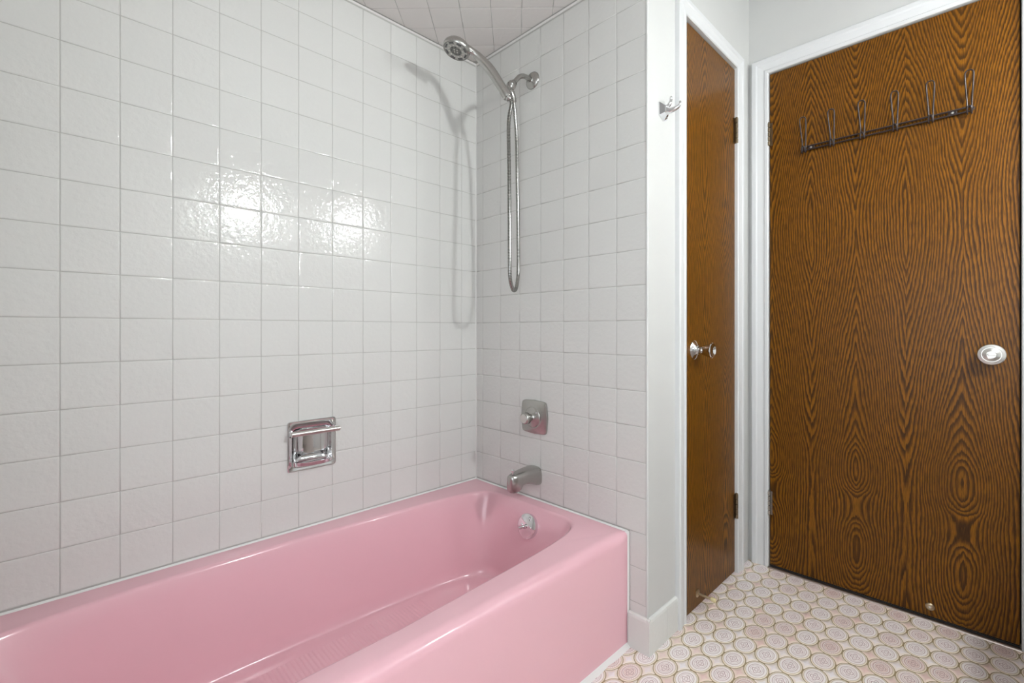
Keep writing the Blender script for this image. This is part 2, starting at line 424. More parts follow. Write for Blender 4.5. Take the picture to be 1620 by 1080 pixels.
# closet wall with its doorway
CX0, CX1, CZ = 0.233, 0.692, 2.051
V, F = boxes([(.0015, CX0, W, -.70, 0, 2.5), (CX1, D + .1, W, -.70, 0, 2.5), (CX0, CX1, W, -.70, CZ, 2.5)])
wc = struct(mesh('wall_closet', V, F, M['paint']), 'white painted wall around the narrow closet door', 'wall')
arc = [(0.0, 0.0)] + [(-0.0015 + 0.006 * (1 - math.sin(t)), -0.0065 * math.cos(t) + 0.0005) for t in [i * PI / 2 / 6 for i in range(7)]]
V = [(0.004, -.8045, 0), (-0.001, -.8045, 0), (-0.0013, -.8065, 0), (-0.0005, -.8095, 0), (0.002, -.8114, 0), (0.005, -.8114, 0)]
V += [(x, y, 2.5) for x, y, z in V]
F = [(i, (i + 1) % 6, 6 + (i + 1) % 6, 6 + i) for i in range(6)] + [tuple(range(5, -1, -1)), tuple(range(6, 12))]
fixn(mesh('corner_bead', V, F, M['paint'], wc, True), 60)
# entry wall
EY0, EY1, EZ = -0.8915, -1.608, 2.058
V, F = boxes([(D, D + .1, EY0, W, 0, 2.5), (D, D + .1, WR - .1, EY1, 0, 2.5), (D, D + .1, EY1, EY0, EZ, 2.5)])
struct(mesh('wall_entry', V, F, M['paint']), 'white painted wall around the wide entry door', 'wall')
struct(box('wall_right', XB - .1, D + .1, WR - .1, WR, 0, 2.5, M['paint'], at=(0, 0, 0)))
WY0, WY1, WZ0, WZ1 = -2.15, -1.05, 0.50, 1.60
V, F = boxes([(XB - .1, XB, WR, WY0, 0, 2.5), (XB - .1, XB, WY1, .001, 0, 2.5), (XB - .1, XB, WY0, WY1, 0, WZ0), (XB - .1, XB, WY0, WY1, WZ1, 2.5)])
struct(mesh('wall_back', V, F, M['paint']))
wn = thing('fill_window', 'added frosted window out of view, glowing as soft fill light', 'window', (XB, (WY0 + WY1) / 2, WZ0)); wn['kind'] = 'structure'  # unseen, put in for even fill light across the room
g = NT('frosted_fill_glass'); g.set(Base_Color=(.8, .85, .9, 1), Roughness=0.5); g.put(g.b.inputs['Emission Color'], (0.93, 1.0, 1.06, 1)); g.put(g.b.inputs['Emission Strength'], FILL_GLOW)
for ya_, yb_ in ((WY0 + .04, (WY0 + WY1) / 2 - .02), ((WY0 + WY1) / 2 + .02, WY1 - .04)):
    box('fill_pane', XB - .055, XB - .05, ya_, yb_, WZ0 + .04, WZ1 - .04, g.m, wn)
V, F = boxes([(XB - .08, XB - .03, WY0, WY0 + .04, WZ0, WZ1), (XB - .08, XB - .03, WY1 - .04, WY1, WZ0, WZ1), (XB - .08, XB - .03, WY0 + .04, WY1 - .04, WZ0, WZ0 + .04), (XB - .08, XB - .03, WY0 + .04, WY1 - .04, WZ1 - .04, WZ1), (XB - .08, XB - .03, (WY0 + WY1) / 2 - .02, (WY0 + WY1) / 2 + .02, WZ0 + .04, WZ1 - .04)])
mesh('frame', V, F, M['trim'], wn)
struct(box('wall_foot', XB, -1.526, -.811, .0015, 0, 2.5, M['paint'], at=(0, 0, 0)))
struct(box('ceiling', XB - .1, D + .1, WR - .1, -.805, H, H + .06, M['paint'], at=(0, 0, 0)))
cs = struct(box('ceiling_alcove', -1.526, .0015, -.811, .0015, SOF + .0010, 2.5, M['grout'], at=(0, 0, 0)), 'low ceiling over the tub with diagonal square tiles', 'ceiling')
struct(box('wall_soffit', -1.526, .0015, -.815, -.811, SOF - .004, 2.5, M['paint'], at=(0, 0, 0)))
# diagonal ceiling tiles
q = T * math.sqrt(2)
for i in range(-14, 6):
    for j in range(-14, 16):
        s0, d0 = -0.345 + q * i, -0.193 + q * j
        pts = [((s + d) / 2, (s - d) / 2) for s, d in [(s0, d0), (s0 + q, d0), (s0 + q, d0 + q), (s0, d0 + q)]]
        cxm, cym = sum(p[0] for p in pts) / 4, sum(p[1] for p in pts) / 4
        full = all(-1.52 < p[0] < -0.008 and -.805 < p[1] < -0.008 for p in pts)
        for nx, ny, cc in [(1, 0, -1.526), (-1, 0, 0.008), (0, 1, -.811), (0, -1, 0.008)]: pts = clip(pts, nx, ny, cc)
        if len(pts) < 3: continue
        pl = [(x - cxm, -(y - cym)) for x, y in pts]                       # local frame of a face-down tile
        ar = sum(pl[k][0] * pl[(k + 1) % len(pl)][1] - pl[(k + 1) % len(pl)][0] * pl[k][1] for k in range(len(pl)))
        if ar < 0: pl = pl[::-1]; ar = -ar
        if ar < 0.0008: continue
        if full:
            if 'ceil' not in TM: TM['ceil'] = tile_mesh(pl, 'tile', M['ceil_tile'])
            me = TM['ceil']
        else: me = tile_mesh(pl, 'tile', M['ceil_tile'])
        if me is None: continue
        o = bpy.data.objects.new('tile', me); C.objects.link(o); o.parent = cs; o.location = (cxm, cym, SOF)
        o.rotation_euler = (PI + random.gauss(0, .002), random.gauss(0, .002), 0)

# floor: printed, embossed vinyl with oval medallions and star insets
fl = struct(box('floor', XB - .1, D + .1, WR - .1, .0015, -.06, 0, M['vinyl'], at=(0, 0, 0)), 'tan vinyl floor with cream and pink oval medallions', 'floor')
def oval():
    n = 24; V, UV = [], []
    for k, z in ((1.0, 0.0), (0.985, 0.0006), (0.93, 0.0008)):
        for i in range(n):
            t = 2 * PI * i / n; V.append((0.0428 * k * math.cos(t), 0.0296 * k * math.sin(t), z)); UV.append((.5 + .5 * k * math.cos(t), .5 + .5 * k * math.sin(t)))
    F = [(k * n + i, k * n + (i + 1) % n, (k + 1) * n + (i + 1) % n, (k + 1) * n + i) for k in range(2) for i in range(n)] + [tuple(2 * n + i for i in range(n))]
    return V, F, UV
def star():
    V, UV = [], []; hx, hy = PX / 2, PY / 2
    out = []
    for cx, cy, t0 in [(-1, -1, 0), (1, -1, 90), (1, 1, 180), (-1, 1, 270)]:
        arcp = []
        for k in range(5):
            t = math.radians(17 + 56 * k / 4)
            arcp.append((-hx + 0.0458 * math.cos(t), -hy + 0.0319 * math.sin(t)))
        if cx > 0: arcp = [(-x, y) for x, y in arcp][::-1]
        if cy > 0: arcp = [(x, -y) for x, y in arcp][::-1]
        out.append(arcp)
    out = [p for a in (out[0][::-1], out[1][::-1], out[2][::-1], out[3][::-1]) for p in a]
    ar = sum(out[k][0] * out[(k + 1) % len(out)][1] - out[(k + 1) % len(out)][0] * out[k][1] for k in range(len(out)))
    if ar < 0: out = out[::-1]
    n = len(out)
    for k, z in ((1.0, 0.0), (0.97, 0.0005)):
        for x, y in out: V.append((x * k, y * k, z)); UV.append((.5 + .5 * x * k / 0.0226, .5 + .5 * y * k / 0.0158))
    V.append((0, 0, 0.0005)); UV.append((.5, .5))
    F = [(i, (i + 1) % n, n + (i + 1) % n, n + i) for i in range(n)] + [(n + i, n + (i + 1) % n, 2 * n) for i in range(n)]
    return V, F, UV
def lattice(name, shape, mat, dx, dy, ok):
    V, F, UV = shape; spots = []
    for i in range(-24, 8):
        for j in range(-24, 4):
            x, y = X0 + dx + PX * i, Y0 + dy + PY * j
            if ok(x, y): spots.append((math.hypot(x - 0.25, (y + 1.15) * 1.1), x, y))
    spots.sort()
    o = mesh(name, V, F, mat, fl, True, at=(0, 0, 0), uv=UV); fixn(o, 50)
    for k, (_, x, y) in enumerate(spots[:300]):
        if k == 0: o.location = (x, y, 0)
        else: copy(o, fl, (x, y, 0))
    VV, FF, UU = [], [], []
    for _, x, y in spots[300:]:
        b = len(VV); VV += [(vx + x, vy + y, vz) for vx, vy, vz in V]; UU += UV; FF += [tuple(b + i for i in f) for f in F]
    if VV:
        r = mesh(name + '_field', VV, FF, mat, fl, False, at=(0, 0, 0), uv=UU); fixn(r, 50); r['kind'] = 'stuff'
def okf(x, y):
    if x > D + 0.04 or y < WR or x < XB: return False
    if x > 0.03: return y < W + 0.03
    return y < -0.71
lattice('medallion', oval(), M['medallion'], 0, 0, okf)
lattice('star_inset', star(), M['inset'], PX / 2, PY / 2, okf)

# baseboard of the short wall (tile base) and skirting at the far corner
bb = thing('baseboard_closet', 'white tile base along the short wall beside the bathtub', 'baseboard', (0.09, W, 0)); bb['kind'] = 'structure'
PB = [(0, 0.0), (0, 0.010), (0.098, 0.010), (0.105, 0.008), (0.109, 0.003), (0.109, 0.0)]
for xa, xb in [(-0.0095, 0.1015), (0.1025, 0.1765)]:
    extr('base_tile', PB, lambda w, t, e: (xb if e else xa, W - t, w + .0008), M['base_tile'], bb)
extr('base_tile', PB, lambda w, t, e: (-t, -0.8215 if e else -0.7478, w + .0008), M['base_tile'], bb)

# ------------------------------------------------------------------ casings (trim) and doors
CAS = [(0, 0), (0, .011), (.003, .014), (.011, .014), (.014, .0115), (.018, .0115), (.036, .015), (.041, .018), (.053, .018), (.057, .015), (.057, 0)]
def casing(name, label, P, a0, a1, top, k=1.0):
    """P(a, out, z): a along the wall, out from the wall."""
    r = thing(name, label, 'trim', P(a0, 0, 0)); r['kind'] = 'structure'
    pr = [(w * k, t) for w, t in CAS]; s = 1 if a1 > a0 else -1
    extr('casing_leg', pr, lambda w, t, e: P(a0 - s * w, t, (top + w) if e else 0.001), M['trim'], r)
    extr('casing_leg', pr, lambda w, t, e: P(a1 + s * w, t, (top + w) if e else 0.001), M['trim'], r)
    extr('casing_head', pr, lambda w, t, e: P((a1 + s * w) if e else (a0 - s * w), t, top + w), M['trim'], r)
    return r
casing('trim_1', 'white moulded casing around the narrow closet door', lambda a, o, z: (a, W - o, z), CX0, CX1, CZ)
casing('trim_2', 'white moulded casing around the wide entry door', lambda a, o, z: (D - o, a, z), EY0, EY1, EZ, 1.14)

M['wood_entry'] = mat_wood('oak_entry_veneer', 1, -0.0840, 0.1435,
    [(0, .62), (0.2, .62), (0.45, .40), (0.6, .25), (0.8, .62), (1, .70)],
    [(0, .52), (0.232, .56), (0.28, .50), (0.37, .37), (0.46, .24), (0.56, .09), (0.67, .0), (0.76, .08), (0.85, .24), (0.92, .40), (1, .62)],
    [(0, .20), (0.040, .42), (0.082, .52), (0.120, .45), (0.158, .34), (0.195, .50), (0.232, .60), (0.30, .50), (0.5, .5), (1, .5)], 106, 2.0, 0.97, 0.40, 0.12)
M['wood_closet'] = mat_wood('oak_closet_veneer', 0, -0.06, 0.19,
    [(0, .6), (0.3, .5), (0.6, .4), (1, .6)],
    [(0, .30), (0.07, .42), (0.15, .20), (0.30, .05), (0.42, .26), (0.55, .48), (0.66, .30), (0.78, .16), (0.90, .40), (1, .70)],
    [(0, .5), (0.1, .35), (0.2, .6), (0.35, .45), (0.5, .62), (0.7, .4), (1, .5)], 84, 11.0, 0.97, 0.15, 0.0)

def hinge(parent, P, z0, z1, leaf, mat):
    """Butt hinge: knuckled barrel standing proud with a leaf let into the door edge. P(a,out,z)."""
    h = mesh('hinge', *boxes([(0, 1, 0, 1, 0, 1)]), mat, parent)
    V, F = boxes([(0, 1, 0, 1, 0, 1)]); V2 = [P(leaf[0] + (leaf[1] - leaf[0]) * x, -0.001 + 0.003 * y, z0 + (z1 - z0) * z) for x, y, z in V]
    ctr = sum((Vector(v) for v in V2), Vector()) / 8
    h.data.clear_geometry(); h.data.from_pydata([tuple(Vector(v) - ctr) for v in V2], [], F); h.data.update(); fixn(h)
    ORG[h.name] = ctr; h.location = ctr - org(parent); h.data.materials.clear(); h.data.materials.append(mat)
    n = 5; g = (z1 - z0) / n
    for k in range(n):
        lathe('knuckle', P(leaf[1], 0.007, z0 + k * g + .0006), (0, 0, 1), [(0.0045, 0), (0.0062, .0008), (0.0062, g - .0020), (0.0045, g - .0012)], mat, h, 12)
    lathe('pin_tip', P(leaf[1], 0.007, z1), (0, 0, 1), [(0.005, -.001), (0.005, .003), (0.003, .005)], mat, h, 12)
    return h

# closet door
PC = lambda a, o, z: (a, W - o, z)
d1 = thing('door_1', 'narrow dark oak veneer closet door with chrome knob', 'door', (0.465, W, 0)); d1['kind'] = 'structure'
slab = box('slab', 0.2355, 0.6895, W, W + .035, 0.006, 2.047, M['wood_closet'], d1, .0012, 1, at=(0.465, W, 0))
for z0, z1 in [(1.746, 1.848), (0.222, 0.322)]:
    hinge(d1, PC, z0, z1, (0.672, 0.6915), M['old_brass'])
kn = lathe('knob', (0.3168, W, 0.918), (0, -1, 0), [(0.010, .002), (0.010, .020), (0.0125, .026), (0.017, .034), (0.0215, .046), (0.0255, .060), (0.0262, .064), (0.0245, .0665), (0.0215, .0655), (0.015, .062), (0.008, .0605), (0.001, .060)], M['chrome'], d1, 36)
lathe('rosette', (0.3168, W, 0.918), (0, -1, 0), [(0.0335, .0), (0.0335, .002), (0.031, .0045), (0.024, .0075), (0.017, .012), (0.0135, .018)], M['chrome'], kn, 36)
# entry door
PE = lambda a, o, z: (D - o, a, z)
d2 = thing('door_2', 'wide dark oak veneer entry door with cathedral grain and satin knob', 'door', (D, -1.2497, 0)); d2['kind'] = 'structure'
slab = box('slab', D, D + .035, -1.6045, -.8945, 0.010, 2.0545, M['wood_entry'], d2, .0012, 1, at=(D, -1.248, 0))
for z0, z1 in [(1.756, 1.850), (0.218, 0.316)]:
    hinge(d2, PE, z0, z1, (-.905, -.892), M['old_brass'] if z0 > 1 else M['nickel'])
kn = lathe('knob', (D, -1.5425, 0.911), (-1, 0, 0), [(0.011, .003), (0.011, .022), (0.016, .028), (0.026, .034), (0.0315, .040), (0.0328, .045), (0.0310, .0485), (0.0238, .0500), (0.0228, .0470), (0.0215, .0470), (0.0205, .0505), (0.0120, .0540), (0.0110, .0535), (0.0105, .0490), (0.001, .0490)], M['satin'], d2, 40)
lathe('rosette', (D, -1.5425, 0.911), (-1, 0, 0), [(0.031, 0), (0.031, .003), (0.027, .006), (0.013, .008)], M['satin'], kn, 36)
box('turn_button', D - .0600, D - .048, -1.5425 - .0092, -1.5425 + .0092, .9080, .9140, M['satin'], kn, .002)
# strike plate, then a black sheet standing in for shadow in the door gaps
box('strike_plate', D - .004, D + .03, -1.6095, -1.6062, 0.897, 0.926, M['black'], d2, .0005, 1)
box('gap_shadow_backing', D + .036, D + .05, -1.6078, -.892, 0.0, 2.0575, M['black'], d2, 0)
th = struct(extr('trim_3', [(0, 0), (0.001, .003), (.004, .0048), (.014, .0048), (.016, .003), (.017, 0)], lambda w, t, e: (D - .021 + w, EY1 if e else EY0, t + .0008), M['alu']), 'thin metal threshold strip under the entry door', 'threshold')
box('gap_shadow', D - .003, D + .030, -1.604, -.895, .0012, .0098, M['black'], d2)  # black strip in place of the shadow in the gap under the door

# ------------------------------------------------------------------ bathtub
def outl(cx, cy, a, b, n, N=160, taper=False):
    P = []
    for i in range(N):
        t = 2 * PI * i / N; c, s = math.cos(t), math.sin(t)
        x = a * math.copysign(abs(c) ** (2 / n), c); y = b * math.copysign(abs(s) ** (2 / n), s)
        if taper:
            X = cx + x
            if X > -.9: y *= 1 - .165 * ((X + .9) / .85) ** 1.2
            else: y *= 1 - .10 * ((-.9 - X) / .57) ** 1.5
        P.append((cx + x, cy + y))
    return P
def tub():
    N = 160; rings = []
    x0, x1, yf, yb = -1.5235, -0.0012, -0.7430, -0.0012
    cx, cy = (x0 + x1) / 2, (yf + yb) / 2; a, b = (x1 - x0) / 2, (yb - yf) / 2
    inn = outl(-.76, -.361, .722, .312, 8, N, True); out = []
    for x, y in inn:
        dx, dy = x - cx, y - cy; k = min(a / max(abs(dx), 1e-9), b / max(abs(dy), 1e-9)); out.append((cx + dx * k, cy + dy * k))
    for X in (x0, x1):
        for Y in (yf, yb):
            k = min(range(N), key=lambda i: (out[i][0] - X) ** 2 + (out[i][1] - Y) ** 2); out[k] = (X, Y)
    def fr(p):                                      # front-ness of an outer point
        return 1.0 if p[1] < -0.70 else 0.0
    for z in (0.001, 0.12, 0.26):
        rings.append([(x, y, z) for x, y in out])
    for k in range(9):
        ph = k / 8 * PI / 2; R = []
        for x, y in out:
            f = max(0.0, min(1.0, (-0.66 - y) / 0.07)); e = max(0.0, min(1.0, (min(x1 - x, x - x0)) / 0.03)); f = f * (0.35 + 0.65 * e)
            r = 0.004 + 0.026 * f; dx = (cx - x); dy = (cy - y)
            nx = 1.0 if abs(dx) / a > 0.985 else 0.0; ny = 1.0 if abs(dy) / b > 0.97 else 0.0
            R.append((x + math.copysign(min(r, .006) * (1 - math.cos(ph)), dx) * nx, y + math.copysign(r * (1 - math.cos(ph)), dy) * ny, RIM - r * (1 - math.sin(ph))))
        rings.append(R)
    last = rings[-1]
    for t in (0.08, 0.35, 0.7, 0.92):
        rings.append([(l[0] + (i[0] - l[0]) * t, l[1] + (i[1] - l[1]) * t, RIM - 0.003 * t * t) for l, i in zip(last, inn)])
    zt = RIM - 0.003
    ri = 0.013; ccx, ccy = -.76, -.361
    def off(d):
        return [(ccx + (x - ccx) * (1 - d / .722), ccy + (y - ccy) * (1 - d / .312)) for x, y in inn]
    for k in range(0, 8):
        ph = k / 8 * math.radians(78); rings.append([(x, y, zt - ri * (1 - math.cos(ph))) for x, y in off(ri * math.sin(ph))])
    top = off(ri * math.sin(math.radians(78))); ztop = zt - ri * (1 - math.cos(math.radians(78)))
    bot = outl(-.70, -.361, .575, .252, 5.5, N, True)
    zb = 0.058
    prof = [(k / 10 * .80, 1 - k / 10 * .80) for k in range(1, 10)]
    wall = [(0.10, 0.93), (0.22, 0.83), (0.36, 0.68), (0.48, 0.53), (0.58, 0.38), (0.66, 0.25), (0.72, 0.165)]
    fil = [(0.72 + 0.28 * math.sin(t), 0.165 * (1 - math.sin(t)) ** 1.0 * 1.0) for t in []]
    for k in range(1, 9):                            # bottom fillet
        t = k / 8 * PI / 2; fil.append((0.72 + 0.28 * (1 - math.cos(t)) , 0.165 * (1 - math.sin(t))))
    for s, h in wall + fil:
        rings.append([(p[0] + (q[0] - p[0]) * s, p[1] + (q[1] - p[1]) * s, zb + (ztop - zb) * h) for p, q in zip(top, bot)])
    l = rings[-1]
    for s in (0.9, 0.75, 0.5, 0.25, 0.05):
        rings.append([(-.60 + (x + .60) * s, -.361 + (y + .361) * s, zb - 0.004 * (1 - s)) for x, y, z in l])
    V = [p for r in rings for p in r]; F = []
    for k in range(len(rings) - 1):
        for i in range(N): F.append((k * N + i, k * N + (i + 1) % N, (k + 1) * N + (i + 1) % N, (k + 1) * N + i))
    F.append(tuple((len(rings) - 1) * N + i for i in range(N)))
    return V, F
tb = thing('bathtub', 'pink enamelled alcove bathtub against the pale tiled walls', 'bathtub', (-.76, -.37, 0))
V, F = tub(); bo = mesh('basin', V, F, M['tub'], tb, True, at=(0, 0, 0)); fixn(bo, 60)
# overflow plate with trip lever on the sloping drain end
ov = Vector((-0.0735, -.377, .283)); on = Vector((-0.93, 0, 0.26)).normalized()
op = lathe('overflow_plate', ov, on, [(0.042, -.012), (0.044, .004), (0.0425, .009), (0.038, .0115), (0.001, .012)], M['chrome'], tb, 40)
_, oa, obn = frame(on)
oa = Vector((0, 1, 0))
for s in (-1, 1): lathe('screw', ov + oa * (.021 * s) + on * .0115, on, [(0.0048, 0), (0.0048, .0012), (0.0035, .0022), (0.001, .0022)], M['chrome'], op, 14)
lathe('lever_pivot', ov + on * .011, on, [(0.008, 0), (0.007, .005), (0.004, .008)], M['chrome'], op, 16)
tube('trip_lever', cr([ov + on * .015, ov + on * .022 + Vector((0, .006, -.004)), ov + on * .026 + Vector((0, .018, -.012))], 6), lambda t: .0042 + .0012 * t, M['chrome'], op, 10)
lathe('drain_cover', (-.245, -.361, .0560), (0, 0, 1), [(0.032, 0), (0.032, .003), (0.027, .004), (0.020, .002), (0.001, .002)], M['chrome'], tb, 28)
# caulk beads
CB = [(0, 0), (.007, 0), (.005, .0028), (.0028, .005), (0, .007)]
extr('caulk_bead', CB, lambda w, t, e: (-1.52 if e else -.001, -.0005 - w, RIM - .003 + t), M['caulk'], tb)
extr('caulk_bead', CB, lambda w, t, e: (-.0005 - w, -.7425 if e else -.002, RIM - .003 + t), M['caulk'], tb)
extr('caulk_bead', [(0, 0), (.007, 0), (.004, .005), (0, .006)], lambda w, t, e: (-.0005 - t, -.7405 - w, .356 if e else .001), M['caulk'], tb)
pts = []; random.seed(3)
V, F = [], []
xs = [-1.5 + k * 0.025 for k in range(61)]
for x in xs:
    w = 0.013 + random.uniform(-.002, .003); V += [(x, -.742, .0005), (x, -.743 - w, .0008), (x, -.743 - w * .7, .0028), (x, -.743, .009)]
for k in range(len(xs) - 1):
    for i in range(4): F.append((k * 4 + i, k * 4 + (i + 1) % 4, k * 4 + 4 + (i + 1) % 4, k * 4 + 4 + i))
fixn(mesh('floor_caulk', V, F, M['caulk'], tb, True))

# ------------------------------------------------------------------ shower fittings
sa = thing('shower_mount', 'brushed nickel wall pipe and cradle holding the hand shower', 'shower mount', (0, -.332, 1.928))
lathe('flange', (0.0, -.332, 1.928), (-1, 0, 0), [(0.032, -.002), (0.032, .003), (0.030, .0065), (0.024, .010), (0.014, .0125), (0.011, .016)], M['nickel'], sa, 36)
arm = cr([(0, -.332, 1.928), (-.026, -.332, 1.9285), (-.05, -.332, 1.927), (-.072, -.332, 1.916), (-.088, -.3325, 1.899), (-.104, -.333, 1.880)], 8)
tube('pipe', arm, 0.0088, M['nickel'], sa, 16)
nd = Vector((-.70, -.05, -.75)).normalized(); nb = Vector((-.100, -.333, 1.884))
nut = lathe('swivel_nut', nb, nd, [(0.0105, 0), (0.0125, .003), (0.0125, .010), (0.0155, .014), (0.0168, .018), (0.0168, .030), (0.013, .033), (0.009, .040)], M['nickel'], sa, 24)
hb = nb + nd * .042
# block below the nut: cradle ring clasping the hand shower, plus hose inlet
hd = (Vector((-.1886, -.300, 1.9102)) - Vector((-.1500, -.338, 1.8300))).normalized()      # handle axis (upwards)
cc = Vector((-.1480, -.340, 1.8260))
def ring_sleeve(name, c, axis, r0, r1, L, mat, parent, n=28):
    pr = [(r1, 0), (r1 + .0005, .002), (r1 + .0005, L - .002), (r1, L), (r0, L), (r0, 0), (r1, 0)]
    o = lathe(name, c - axis * (L / 2), axis, pr, mat, parent, n); bm = bmesh.new(); bm.from_mesh(o.data)
    bmesh.ops.delete(bm, geom=[f for f in bm.faces if len(f.verts) > 4], context='FACES'); bmesh.ops.remove_doubles(bm, verts=bm.verts[:], dist=1e-6)
    bmesh.ops.recalc_face_normals(bm, faces=bm.faces[:]); bm.to_mesh(o.data); bm.free(); return o
ring_sleeve('cradle', cc, hd, 0.0140, 0.0178, 0.030, M['nickel'], sa)
tube('cradle_arm', cr([hb - nd * .012, hb + Vector((-.006, 0, -.006)), cc + Vector((.016, .004, .004))], 5), 0.0095, M['nickel'], sa, 14)
ib = Vector((-.1170, -.332, 1.8430)); ind = (Vector((-.0945, -.330, 1.806)) - ib).normalized()
lathe('hose_inlet', ib, ind, [(0.006, -.012), (0.012, -.006), (0.0138, .002), (0.0138, .016), (0.0120, .028), (0.0095, .036)], M['nickel'], sa, 22)

hs = thing('hand_shower', 'brushed nickel hand shower with ribbed hose resting in its cradle', 'hand shower', (-.148, -.34, 1.82))
fnm = Vector((-.31, .08, -.95)).normalized(); hc = Vector((-.2990, -.250, 1.9560))
hpts = cr([cc - hd * .024, cc, cc + hd * .04, (-.186, -.302, 1.9075), (-.2065, -.284, 1.938), (-.229, -.270, 1.9605), (-.262, -.2585, 1.9745)], 8)
tube('handle', hpts, lambda t: 0.0126 + .0042 * math.sin(min(1, t * 1.15) * PI), M['nickel'], hs, 18)
head = lathe('spray_head', hc, -fnm, [(0.0445, -.006), (0.0470, -.003), (0.0480, .003), (0.0465, .010), (0.040, .019), (0.029, .026), (0.015, .030), (0.001, .031)], M['nickel'], hs, 40)
face = lathe('spray_face', hc + fnm * .0045, fnm, [(0.0445, -.003), (0.0440, .001), (0.0425, .0028), (0.0405, .0012), (0.001, .0018)], M['dark_nickel'], head, 40)
_, fa, fb = frame(fnm)
for k in range(8):
    t = 2 * PI * (k + .5) / 8; c = hc + fnm * .0054 + (fa * math.cos(t) + fb * math.sin(t)) * .0355
    tv = (-fa * math.sin(t) + fb * math.cos(t)); rv = fa * math.cos(t) + fb * math.sin(t)
    V = [c + tv * (sx * .0085) + rv * (sy * .0030) + fnm * z for z in (0, .0016) for sx, sy in ((-1, -1), (1, -1), (1, 1), (-1, 1))]
    fixn(mesh('slot', V, [(0, 1, 2, 3), (4, 5, 6, 7), (0, 1, 5, 4), (1, 2, 6, 5), (2, 3, 7, 6), (3, 0, 4, 7)], M['darknozzle'], face))
for R0, n in ((.026, 12), (.016, 8), (.007, 4)):
    for k in range(n):
        t = 2 * PI * k / n; c = hc + fnm * .006 + (fa * math.cos(t) + fb * math.sin(t)) * R0
        lathe('nozzle', c, fnm, [(0.0030, -.001), (0.0026, .0010), (0.0012, .0016)], M['satin'] if n != 8 else M['darknozzle'], face, 8)
lathe('mode_tab', hc + fnm * .002 + Vector((.030, -.034, -.004)), Vector((.6, -.6, -.3)), [(0.003, 0), (0.003, .010), (0.002, .012)], M['nickel'], head, 8)
# ribbed hose: from the handle end down round the loop and up to the inlet
h0 = cc - hd * .020; h1 = ib + ind * .030
hp = cr([h0, h0 - hd * .014 + Vector((.001, 0, -.006)), (-.1385, -.3440, 1.72), (-.1420, -.3500, 1.55), (-.1470, -.3570, 1.35), (-.1505, -.3615, 1.22), (-.1440, -.3580, 1.165), (-.1230, -.3465, 1.138), (-.1020, -.3350, 1.131), (-.0800, -.3225, 1.142), (-.0620, -.3120, 1.175), (-.0535, -.3075, 1.23), (-.0560, -.3085, 1.36), (-.0640, -.3125, 1.55), (-.0720, -.3165, 1.70), (h1.x + .010, h1.y + .004, h1.z - .030), h1], 28)
NR = 4; tot = sum((hp[i] - hp[i - 1]).length for i in range(1, len(hp)))
def resample(P, step):
    out = [P[0]]; acc = 0
    for i in range(1, len(P)):
        a, b = P[i - 1], P[i]; L = (b - a).length; s = step - acc
        while s <= L: out.append(a + (b - a) * (s / L)); s += step
        acc = (acc + L) % step
    return out
rp = resample(hp, 0.0026); nrp = len(rp)
tube('hose', rp, lambda t: 0.0072 if round(t * (nrp - 1)) % 2 else 0.0058, M['hose'], hs, 10, ribs=0.0052)
lathe('hose_nut', h0 + hd * .012, -hd, [(0.0095, 0), (0.0100, .004), (0.0095, .014), (0.0075, .018)], M['nickel'], hs, 20)

# valve
vc = Vector((0, -.343, .6625))
vt = thing('shower_valve', 'brushed nickel single-knob shower valve plate above the tub spout', 'valve', vc)
V, F = [], []; N = 64
lv = [(1.0, 0.0005), (1.0, .004), (.985, .007), (.93, .009), (.80, .0105), (.74, .013), (.60, .0145), (.55, .0145)]
for k, h in lv:
    for i in range(N):
        t = 2 * PI * i / N; c, s = math.cos(t), math.sin(t)
        n = 16 if k > .9 else (4 if k > .85 else 2.0); e = 2 / n
        y = .0665 * k * math.copysign(abs(c) ** e, c); z = .0635 * k * math.copysign(abs(s) ** e, s)
        if k > .9: bul = .90; y *= bul + (1 - bul) * (1 - (z / .0635 / k) ** 2); z *= bul + (1 - bul) * (1 - (y / .0665 / k) ** 2)
        V.append((-h, vc.y + y, vc.z + z))
for k in range(len(lv) - 1):
    for i in range(N): F.append((k * N + i, k * N + (i + 1) % N, (k + 1) * N + (i + 1) % N, (k + 1) * N + i))
F.append(tuple((len(lv) - 1) * N + i for i in range(N))); F.append(tuple(range(N)))
es = fixn(mesh('escutcheon', V, F, M['nickel'], vt, True), 35)
lathe('cover_ring', vc + Vector((-.0135, 0, 0)), (-1, 0, 0), [(0.0385, 0), (0.0375, .0025), (0.035, .004), (0.020, .006), (0.013, .012)], M['nickel'], vt, 36)
kb = lathe('knob', vc + Vector((-.020, 0, 0)), (-1, 0, 0), [(0.0115, 0), (0.0105, .012), (0.012, .016), (0.019, .019), (0.0215, .023), (0.0215, .036), (0.0200, .040), (0.0175, .0415), (0.001, .0425)], M['nickel'], vt, 30)
lathe('knob_cap', vc + Vector((-.0618, 0, 0)), (-1, 0, 0), [(0.0165, 0), (0.0155, .0015), (0.001, .0022)], M['satin'], kb, 30)
for s, zz in ((-1, -.018), (1, .018)): lathe('screw', vc + Vector((-.0165, s * -.023, zz)), (-1, 0, 0), [(0.0042, 0), (0.0042, .0022), (0.0022, .003), (0.001, .002)], M['chrome'], es, 12)

# tub spout
st = thing('tub_spout', 'brushed nickel tub spout with diverter pull above the rim', 'spout', (0, -.345, .45))
rings = []
